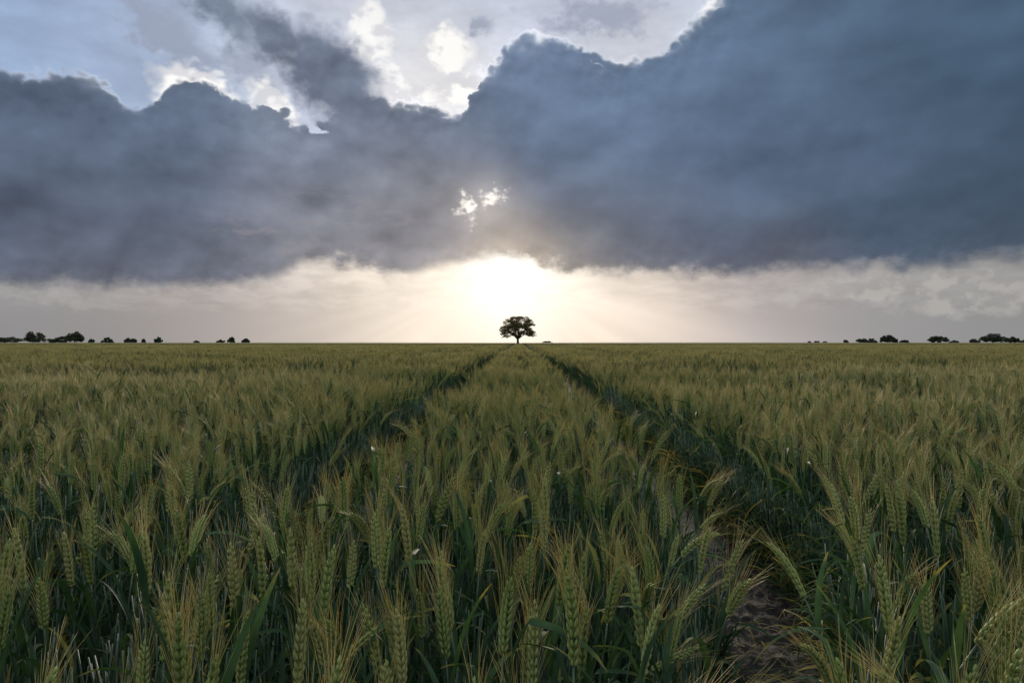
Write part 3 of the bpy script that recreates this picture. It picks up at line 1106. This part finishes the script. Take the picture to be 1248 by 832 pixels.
# taller leaf growth and yellowing blades along the track walls
for yy in np.arange(0.8, 9.0, 0.022):
    for c, hw, sgn in ((-0.84, left_half(yy), 1), (-0.84, left_half(yy), -1), (*right_track(yy), 1), (*right_track(yy), -1)):
        if rs.random() < 0.8:
            x = c + sgn * (hw + rs.uniform(.0, .08))
            put(x, yy, rs.choice(TILLER), rs.uniform(.7, 1.05), .08)
        if rs.random() < (0.75 if sgn > 0 else 0.25):
            x = c + sgn * (hw + rs.uniform(-.04, .04))
            put(x, yy, rs.choice(LOW), rs.uniform(.7, 1.3), .1)
scatter(11.0, 32.0, 13, lambda x, y: put(x, y, rs.choice(C0), hs(x, y)), edge=0.15)
for yy in np.arange(11.0, 32.0, 0.10):   # fill the edges of the tracks so they stay crisp
    for c, hw, sgn in ((-0.84, .26, 1), (-0.84, .26, -1), (0.87, .27, 1), (0.87, .27, -1)):
        x = c + sgn * (hw + .17)
        put(x, yy, rs.choice(C0), hs(x, yy))
scatter(32.0, 85.0, 5.2, lambda x, y: put(x, y, rs.choice(C1), hs(x, y), .02), edge=0.37)
for yy in np.arange(32.0, 85.0, 0.45):
    for c, hw, sgn in ((-0.84, .26, 1), (-0.84, .26, -1), (0.87, .27, 1), (0.87, .27, -1)):
        x = c + sgn * (hw + .39)
        put(x, yy, rs.choice(C1), hs(x, yy), .02, rs.choice([0, math.pi / 2, math.pi]))
yy = 85.0
while yy < 235.0:
    put(0.0, yy, rs.choice(C2N), 1 + hills(0, yy) * .8, .0, rs.choice([0, math.pi]))
    n = int(0.80 * yy / 2.0) + 2
    for k in range(n):
        for sgn in (-1, 1):
            x = sgn * (2.34 + k * 2.0 + (0.0 if k < 1 else 0.35) + rs.uniform(-.05, .05))
            put(x, yy + rs.uniform(-.2, .2), rs.choice(C2), 1 + hills(x, yy) * 1.1, .01, rs.choice([0, math.pi / 2, math.pi, -math.pi / 2]))
    yy += 2.0
# long blades arching out of the crop over the floor of the right track
ARCH = []
for k in range(8):
    mb = MB()
    tube(mb, axis_curve((0, 0, 0), 0, .04, .10, .40, 5), .0018, 5, STEM)
    for q in range(4):
        blade(mb, (0.004 * q, 0, rg.uniform(.10, .38)), math.pi + rg.uniform(-.9, .9), rg.uniform(.18, .34), rg.uniform(.007, .013), rg.uniform(.8, 1.35), rg.uniform(1.2, 2.6),
              DRY if rg.random() < .15 else LEAF, seg=14, curl=rg.uniform(-1.2, 1.2), kink=(rg.uniform(.4, .7), rg.uniform(.4, 1.0)) if rg.random() < .4 else None)
    ARCH.append(proto(mb))
for yy in np.arange(1.2, 6.0, 0.055):
    c, hw = right_track(yy)
    put(c + hw + rs.uniform(-.01, .07), yy, rs.choice(ARCH), rs.uniform(.75, 1.1), .06, rs.gauss(0.1, .35))
    if rs.random() < .12:
        put(c - hw - rs.uniform(-.01, .05), yy, rs.choice(ARCH), rs.uniform(.7, 1.0), .06, math.pi + rs.gauss(0, .4))

# single dark leaves that stand up above the ears
TALL = []
for k in range(5):
    mb = MB()
    tube(mb, axis_curve((0, 0, 0), 0, .03, .05, .50, 5), .0016, 4, STEM)
    blade(mb, (0, 0, .47), rg.uniform(0, 6.28), rg.uniform(.20, .30), .017, rg.uniform(1.1, 1.5), rg.uniform(.1, 1.6), LEAF, seg=9, curl=rg.uniform(-1, 1),
          kink=(.6, 1.2) if k % 2 else None)
    TALL.append(proto(mb))
scatter(1.5, 14.0, 0.75, lambda x, y: put(x, y, rs.choice(TALL), rs.uniform(.95, 1.15), .08), edge=.02)
print('crop pieces', len(inst))

# one object for the crop: points that carry the piece to grow at each
me = bpy.data.meshes.new('wheat_crop')
arr = np.array(inst, dtype=np.float64)
me.vertices.add(len(arr))
me.vertices.foreach_set('co', arr[:, 0:3].ravel())
for nm, ty, data, key in (('rot', 'FLOAT_VECTOR', arr[:, 3:6], 'vector'), ('size', 'FLOAT', arr[:, 6], 'value'), ('piece', 'INT', arr[:, 7].astype(np.int32), 'value')):
    at = me.attributes.new(nm, ty, 'POINT')
    at.data.foreach_set(key, np.ascontiguousarray(data).ravel())
me.update()
crop = bpy.data.objects.new('wheat_crop', me)
crop['kind'] = 'stuff'
crop['label'] = 'dense field of green bearded wheat reaching to the horizon'
COL.objects.link(crop)
ng = bpy.data.node_groups.new('grow_crop', 'GeometryNodeTree')
ng.interface.new_socket('Geometry', in_out='INPUT', socket_type='NodeSocketGeometry')
ng.interface.new_socket('Geometry', in_out='OUTPUT', socket_type='NodeSocketGeometry')
gi, go = ng.nodes.new('NodeGroupInput'), ng.nodes.new('NodeGroupOutput')


def attr(nm, ty):
    n = ng.nodes.new('GeometryNodeInputNamedAttribute')
    n.data_type = ty
    n.inputs['Name'].default_value = nm
    return n.outputs['Attribute']


a_rot, a_size, a_piece = attr('rot', 'FLOAT_VECTOR'), attr('size', 'FLOAT'), attr('piece', 'INT')
join = ng.nodes.new('GeometryNodeJoinGeometry')
for i, po in enumerate(protos):
    oi = ng.nodes.new('GeometryNodeObjectInfo')
    oi.inputs['Object'].default_value = po
    if 'As Instance' in oi.inputs:
        oi.inputs['As Instance'].default_value = True
    cmp = ng.nodes.new('FunctionNodeCompare')
    cmp.data_type, cmp.operation = 'INT', 'EQUAL'
    ng.links.new(a_piece, cmp.inputs[2])
    cmp.inputs[3].default_value = i
    ip = ng.nodes.new('GeometryNodeInstanceOnPoints')
    ng.links.new(gi.outputs[0], ip.inputs['Points'])
    ng.links.new(cmp.outputs[0], ip.inputs['Selection'])
    ng.links.new(oi.outputs['Geometry'], ip.inputs['Instance'])
    ng.links.new(a_rot, ip.inputs['Rotation'])
    ng.links.new(a_size, ip.inputs['Scale'])
    ng.links.new(ip.outputs[0], join.inputs[0])
ng.links.new(join.outputs[0], go.inputs[0])
md = crop.modifiers.new('grow', 'NODES')
md.node_group = ng

# beyond the plants that can be told apart the crop is one rough sheet at ear height
m = new_mat('distant_crop')
geo = node('ShaderNodeNewGeometry')
pos = Ex(geo.outputs['Position'])
n1 = noise(vec('MULTIPLY', pos, (0.05, 0.05, 0.05)), 1.0, 6.0, 0.65)
c = mixc(sstep(n1, 0.35, 0.65), (0.042, 0.052, 0.022), (0.080, 0.082, 0.038))
pb = node('ShaderNodeBsdfPrincipled', Roughness=0.9)
Ex.nt.links.new(c.s, pb.inputs['Base Color'])
out = node('ShaderNodeOutputMaterial')
Ex.nt.links.new(pb.outputs[0], out.inputs['Surface'])
mb = MB()
xs = spaced([(-4000, -600, 400), (-600, 600, 10), (600, 4000, 400)])
ys = spaced([(232, 420, 2.2), (420, 1000, 30), (1000, 6000, 500)])
mb.add(*grid_mesh(xs, ys, lambda x, y: (0.57 + (rs.uniform(-.05, .07) if y > 233 else -0.3))))
fc = bpy.data.objects.new('distant_wheat', mb.mesh('distant_wheat', [MATS['distant_crop']], False))
fc['kind'] = 'stuff'
COL.objects.link(fc)

# broken straw and dead blades on the floor of the wheel tracks
mb = MB()
for _ in range(900):
    y = rs.uniform(1.3, 8.0)
    c, hw = right_track(y) if rs.random() < .7 else (-0.84, .26)
    x = c + rs.uniform(-1, 1) * hw
    a, L = rs.uniform(0, 6.283), rs.uniform(.015, .09)
    z = clods(x, y) + rs.uniform(.004, .012)
    d = Vector((math.cos(a), math.sin(a), rs.uniform(-.12, .12)))
    s_ = Vector((-d.y, d.x, 0)) * rs.uniform(.0006, .0022)
    p = Vector((x, y, z))
    q = p + d * L * .5 + Vector((0, 0, rs.uniform(0, .006)))
    mb.add([p - s_, p + s_, q + s_, q - s_, p + d * L], [(0, 1, 2, 3), (3, 2, 4)], DRY, [0, 0, .5, .5, 1])
so = bpy.data.objects.new('straw_litter', mb.mesh('straw_litter', PM))
so['kind'] = 'stuff'
COL.objects.link(so)


# ------------------------------------------------------------------ trees on the horizon
m = plant_mat('tree_leaf', [(0.045, 0.045, 0.016), (0.070, 0.066, 0.024), (0.10, 0.09, 0.034)], 0.65, 0.45, 0.2, nscale=0.5)
m2 = plant_mat('far_tree_leaf', [(0.020, 0.030, 0.016), (0.032, 0.044, 0.022), (0.045, 0.056, 0.028)], 0.7, 0.12, 0.15, nscale=0.5)
m3 = plant_mat('bark', [(0.035, 0.028, 0.020), (0.060, 0.048, 0.035), (0.09, 0.075, 0.055)], 0.9, 0.0, 0.1, nscale=3.0)
TM = [MATS['bark'], MATS['tree_leaf'], MATS['far_tree_leaf']]


def leaf_cloud(mb, c, rx, ry, rz, n, size, mat, rg, hollow=0.35):
    for _ in range(n):
        a, z = rg.uniform(0, 6.283), rg.uniform(-1, 1)
        r = rg.uniform(hollow, 1.0) ** 0.6
        q = math.sqrt(1 - z * z)
        p = Vector((c[0] + rx * r * q * math.cos(a), c[1] + ry * r * q * math.sin(a), c[2] + rz * r * z))
        d = Vector((rg.gauss(0, 1), rg.gauss(0, 1), rg.gauss(0, .7))).normalized()
        d, u, w = frame(d)
        s = size * rg.uniform(.6, 1.3)
        mb.add([p - u * s * .5, p + w * s * .35, p + u * s * .6, p - w * s * .35], [(0, 1, 2, 3)], mat)


def limb(mb, p0, p1, r0, r1, rg, sag=0.08, n=5, sides=6):
    L = (p1 - p0).length
    j = Vector((rg.uniform(-1, 1), rg.uniform(-1, 1), rg.uniform(-.5, 1))) * L * sag
    pts = [p0.lerp(p1, i / n) + j * math.sin(math.pi * i / n) for i in range(n + 1)]
    tube(mb, pts, [r0 + (r1 - r0) * i / n for i in range(n + 1)], sides, 0)
    return pts


def lone_tree():
    D = 190.0
    px = D / 832.0
    base = Vector(((631 - 632) * px, D, 0.0))
    e = bpy.data.objects.new('oak_tree', None)
    COL.objects.link(e)
    e.location = base
    e['label'] = 'lone broad crowned tree standing on the horizon where the wheel tracks meet'
    e['category'] = 'tree'
    rg = random.Random(12)
    top = 1.05 + 36.5 * px                     # crown top height
    tr, br, cr = MB(), MB(), MB()
    fork = Vector((0.05, 0, 2.2))
    tube(tr, [Vector((0, 0, -.1)), Vector((0, 0, .25)), Vector((.03, 0, 1.0)), Vector((.02, 0, 1.7)), fork], [.62, .44, .34, .33, .36], 10, 0)
    # crown outline: clumps placed to the silhouette of the photograph (x from the trunk, z), in metres
    W = 22.0 * px
    clumps = []
    for k in range(100):
        for _ in range(60):
            a = rg.uniform(0, 6.283)
            r = rg.random() ** 0.42
            x, y = r * math.cos(a) * W * .92, r * math.sin(a) * W * .85
            zt = 3.2 + (top - 3.5) * math.sqrt(max(0, 1 - r ** 2.6))
            zb = 2.5 + 1.4 * (1 - r)
            z = rg.uniform(zb, max(zb + .2, zt - .3))
            if all((Vector((x, y, z)) - c).length > 0.70 for c in clumps):
                clumps.append(Vector((x, y, z)))
                break
    heads = []
    for k in range(9):
        a = 6.283 * k / 9 + rg.uniform(-.3, .3)
        rr = W * rg.uniform(.42, .68)
        p1 = Vector((math.cos(a) * rr, math.sin(a) * rr * .9, rg.uniform(3.4, 5.6)))
        pts = limb(br, fork - Vector((0, 0, rg.uniform(0, .5))), p1, .20, .07, rg, .12)
        heads += pts[2:]
    pts = limb(br, fork, Vector((.2, 0, top - 1.3)), .26, .05, rg, .05)
    heads += pts[1:]
    for c in clumps:
        h = min(heads, key=lambda q: (q - c).length)
        limb(br, h, c, .07, .02, rg, .12, 4, 4)
        rx = rg.uniform(.62, .98)
        leaf_cloud(cr, c, rx, rx, rg.uniform(.34, .52), 150, .20, 1, rg)
        for _ in range(3):
            q = c + Vector((rg.uniform(-1, 1), rg.uniform(-1, 1), rg.uniform(-.4, .5))) * .9
            leaf_cloud(cr, q, .35, .35, .25, 35, .15, 1, rg)
    for nm, mb_ in (('trunk', tr), ('branches', br), ('crown', cr)):
        o = bpy.data.objects.new(nm, mb_.mesh(nm, TM, nm != 'crown'))
        COL.objects.link(o)
        o.parent = e


lone_tree()


def far_tree(x0, x1, ytop, kind, label, seed, D=420.0, cat='tree', name='far_tree'):
    """a bush or tree spanning photograph pixels x0..x1 with its top at ytop; built at its own distance and real size"""
    rg = random.Random(seed)
    px = D / 832.0
    cx = ((x0 + x1) / 2 - 632) * px
    W = (x1 - x0) * px / 2
    H = 1.05 + (416.6 - ytop) * px
    e = bpy.data.objects.new(name, None)
    COL.objects.link(e)
    e.location = (cx, D, 0)
    e['label'], e['category'] = label, cat
    e['group'] = 'small dark trees and bushes along the horizon'
    tr, cr = MB(), MB()
    if kind == 'spread':
        th = H * .38
        tube(tr, [Vector((0, 0, -.1)), Vector((.1, 0, th * .6)), Vector((0, 0, th))], [.35, .25, .22], 7, 0)
        for k in range(7):
            a = 6.283 * k / 7
            limb(tr, Vector((0, 0, th)), Vector((math.cos(a) * W * .7, math.sin(a) * W * .6, H * rg.uniform(.6, .85))), .16, .05, rg)
        for k in range(44):
            a, r = rg.uniform(0, 6.283), math.sqrt(rg.random()) * .9
            z = H * rg.uniform(.22, .95 - .50 * r * r)
            leaf_cloud(cr, (math.cos(a) * r * W, math.sin(a) * r * W * .8, z), W * .24, W * .24, H * .12, 190, .50, 2, rg)
    else:
        th = H * .3
        tube(tr, [Vector((0, 0, -.1)), Vector((0, 0, th)), Vector((0, 0, H * .6))], [.3, .25, .1], 6, 0)
        n = 34 if kind == 'round' else 22
        for k in range(n):
            a, r = rg.uniform(0, 6.283), math.sqrt(rg.random()) * .88
            zt = math.sqrt(max(0, 1 - r ** 2.4))
            z = H * (0.08 + (0.80 if kind == 'round' else 0.72) * zt * rg.uniform(.2, 1.0))
            leaf_cloud(cr, (math.cos(a) * r * W, math.sin(a) * r * W * .8, z), W * .22, W * .22, H * .16, 230, .50, 2, rg, 0.1)
    for nm, mb_ in (('trunk', tr), ('crown', cr)):
        o = bpy.data.objects.new(nm, mb_.mesh(nm, TM, nm == 'trunk'))
        COL.objects.link(o)
        o.parent = e


T = [
    (-22, 26, 409.5, 'low', 'long low dark hedge at the far left edge of the horizon', 'bush'),
    (26, 53, 402.6, 'round', 'largest round dark tree at the left end of the horizon', 'tree'),
    (54, 80, 408.4, 'low', 'low dark bush between the round tree and the spreading tree on the left', 'bush'),
    (76, 98, 403.8, 'spread', 'dark spreading tree with ragged top on the left horizon', 'tree'),
    (105, 113, 411.8, 'low', 'tiny bush right of the spreading tree on the left horizon', 'bush'),
    (121, 136, 410.4, 'low', 'small flat topped bush on the left, between two smaller ones', 'bush'),
    (149, 157, 411.4, 'round', 'left half of a close pair of small bushes on the left horizon', 'bush'),
    (155, 164, 411.3, 'round', 'right half of a close pair of small bushes on the left horizon', 'bush'),
    (170, 175, 412.6, 'round', 'tiniest bush on the left horizon, before the single round one', 'bush'),
    (186, 196, 410.0, 'round', 'single small round tree on the left horizon, right of the tiniest bush', 'tree'),
    (234, 242, 414.4, 'low', 'barely showing tuft of scrub alone on the left horizon', 'bush'),
    (261, 273, 413.0, 'low', 'low bush, leftmost of three nearest the lone tree on its left', 'bush'),
    (276, 285, 410.4, 'round', 'middle of three small bushes nearest the lone tree on its left', 'tree'),
    (293, 303, 411.6, 'round', 'rightmost of three small bushes nearest the lone tree on its left', 'bush'),
    (661, 673, 415.2, 'low', 'barely showing scrub just right of the lone tree', 'bush'),
    (983, 987, 415.2, 'low', 'leftmost speck of scrub on the right horizon', 'bush'),
    (991, 997, 414.6, 'low', 'second speck of scrub on the right horizon', 'bush'),
    (1001, 1006, 415.1, 'low', 'third speck of scrub on the right horizon', 'bush'),
    (1026, 1032, 413.4, 'round', 'tiny upright bush left of the longer row on the right horizon', 'bush'),
    (1041, 1055, 410.6, 'low', 'greyish bush that starts the longer row on the right horizon', 'bush'),
    (1054, 1067, 411.4, 'low', 'dark bush second in the row on the right horizon', 'bush'),
    (1071, 1087, 407.2, 'spread', 'ragged dark tree tallest of its row right of centre on the horizon', 'tree'),
    (1085, 1092, 411.6, 'round', 'small bush leaning against the ragged tree on its right', 'bush'),
    (1094, 1105, 413.4, 'low', 'low bush that ends the row on the right horizon', 'bush'),
    (1129, 1152, 407.6, 'round', 'single dark dome shaped tree standing apart on the right horizon', 'tree'),
    (1154, 1165, 414.2, 'low', 'low scrub just right of the dome shaped tree', 'bush'),
    (1178, 1191, 412.2, 'low', 'flat topped bush left of the wide tree near the right edge', 'bush'),
    (1192, 1220, 405.6, 'spread', 'wide ragged tree tallest near the right edge of the horizon', 'tree'),
    (1220, 1238, 409.8, 'round', 'dark bush right of the wide ragged tree', 'bush'),
    (1237, 1262, 411.4, 'low', 'bush cut by the right edge of the picture on the horizon', 'bush'),
]
for i, (x0, x1, yt, kind, label, cat) in enumerate(T):
    far_tree(x0, x1, yt, kind, label, 100 + i, D=420.0 + (i * 37 % 60), cat=cat, name='far_tree' if cat == 'tree' else 'bush')
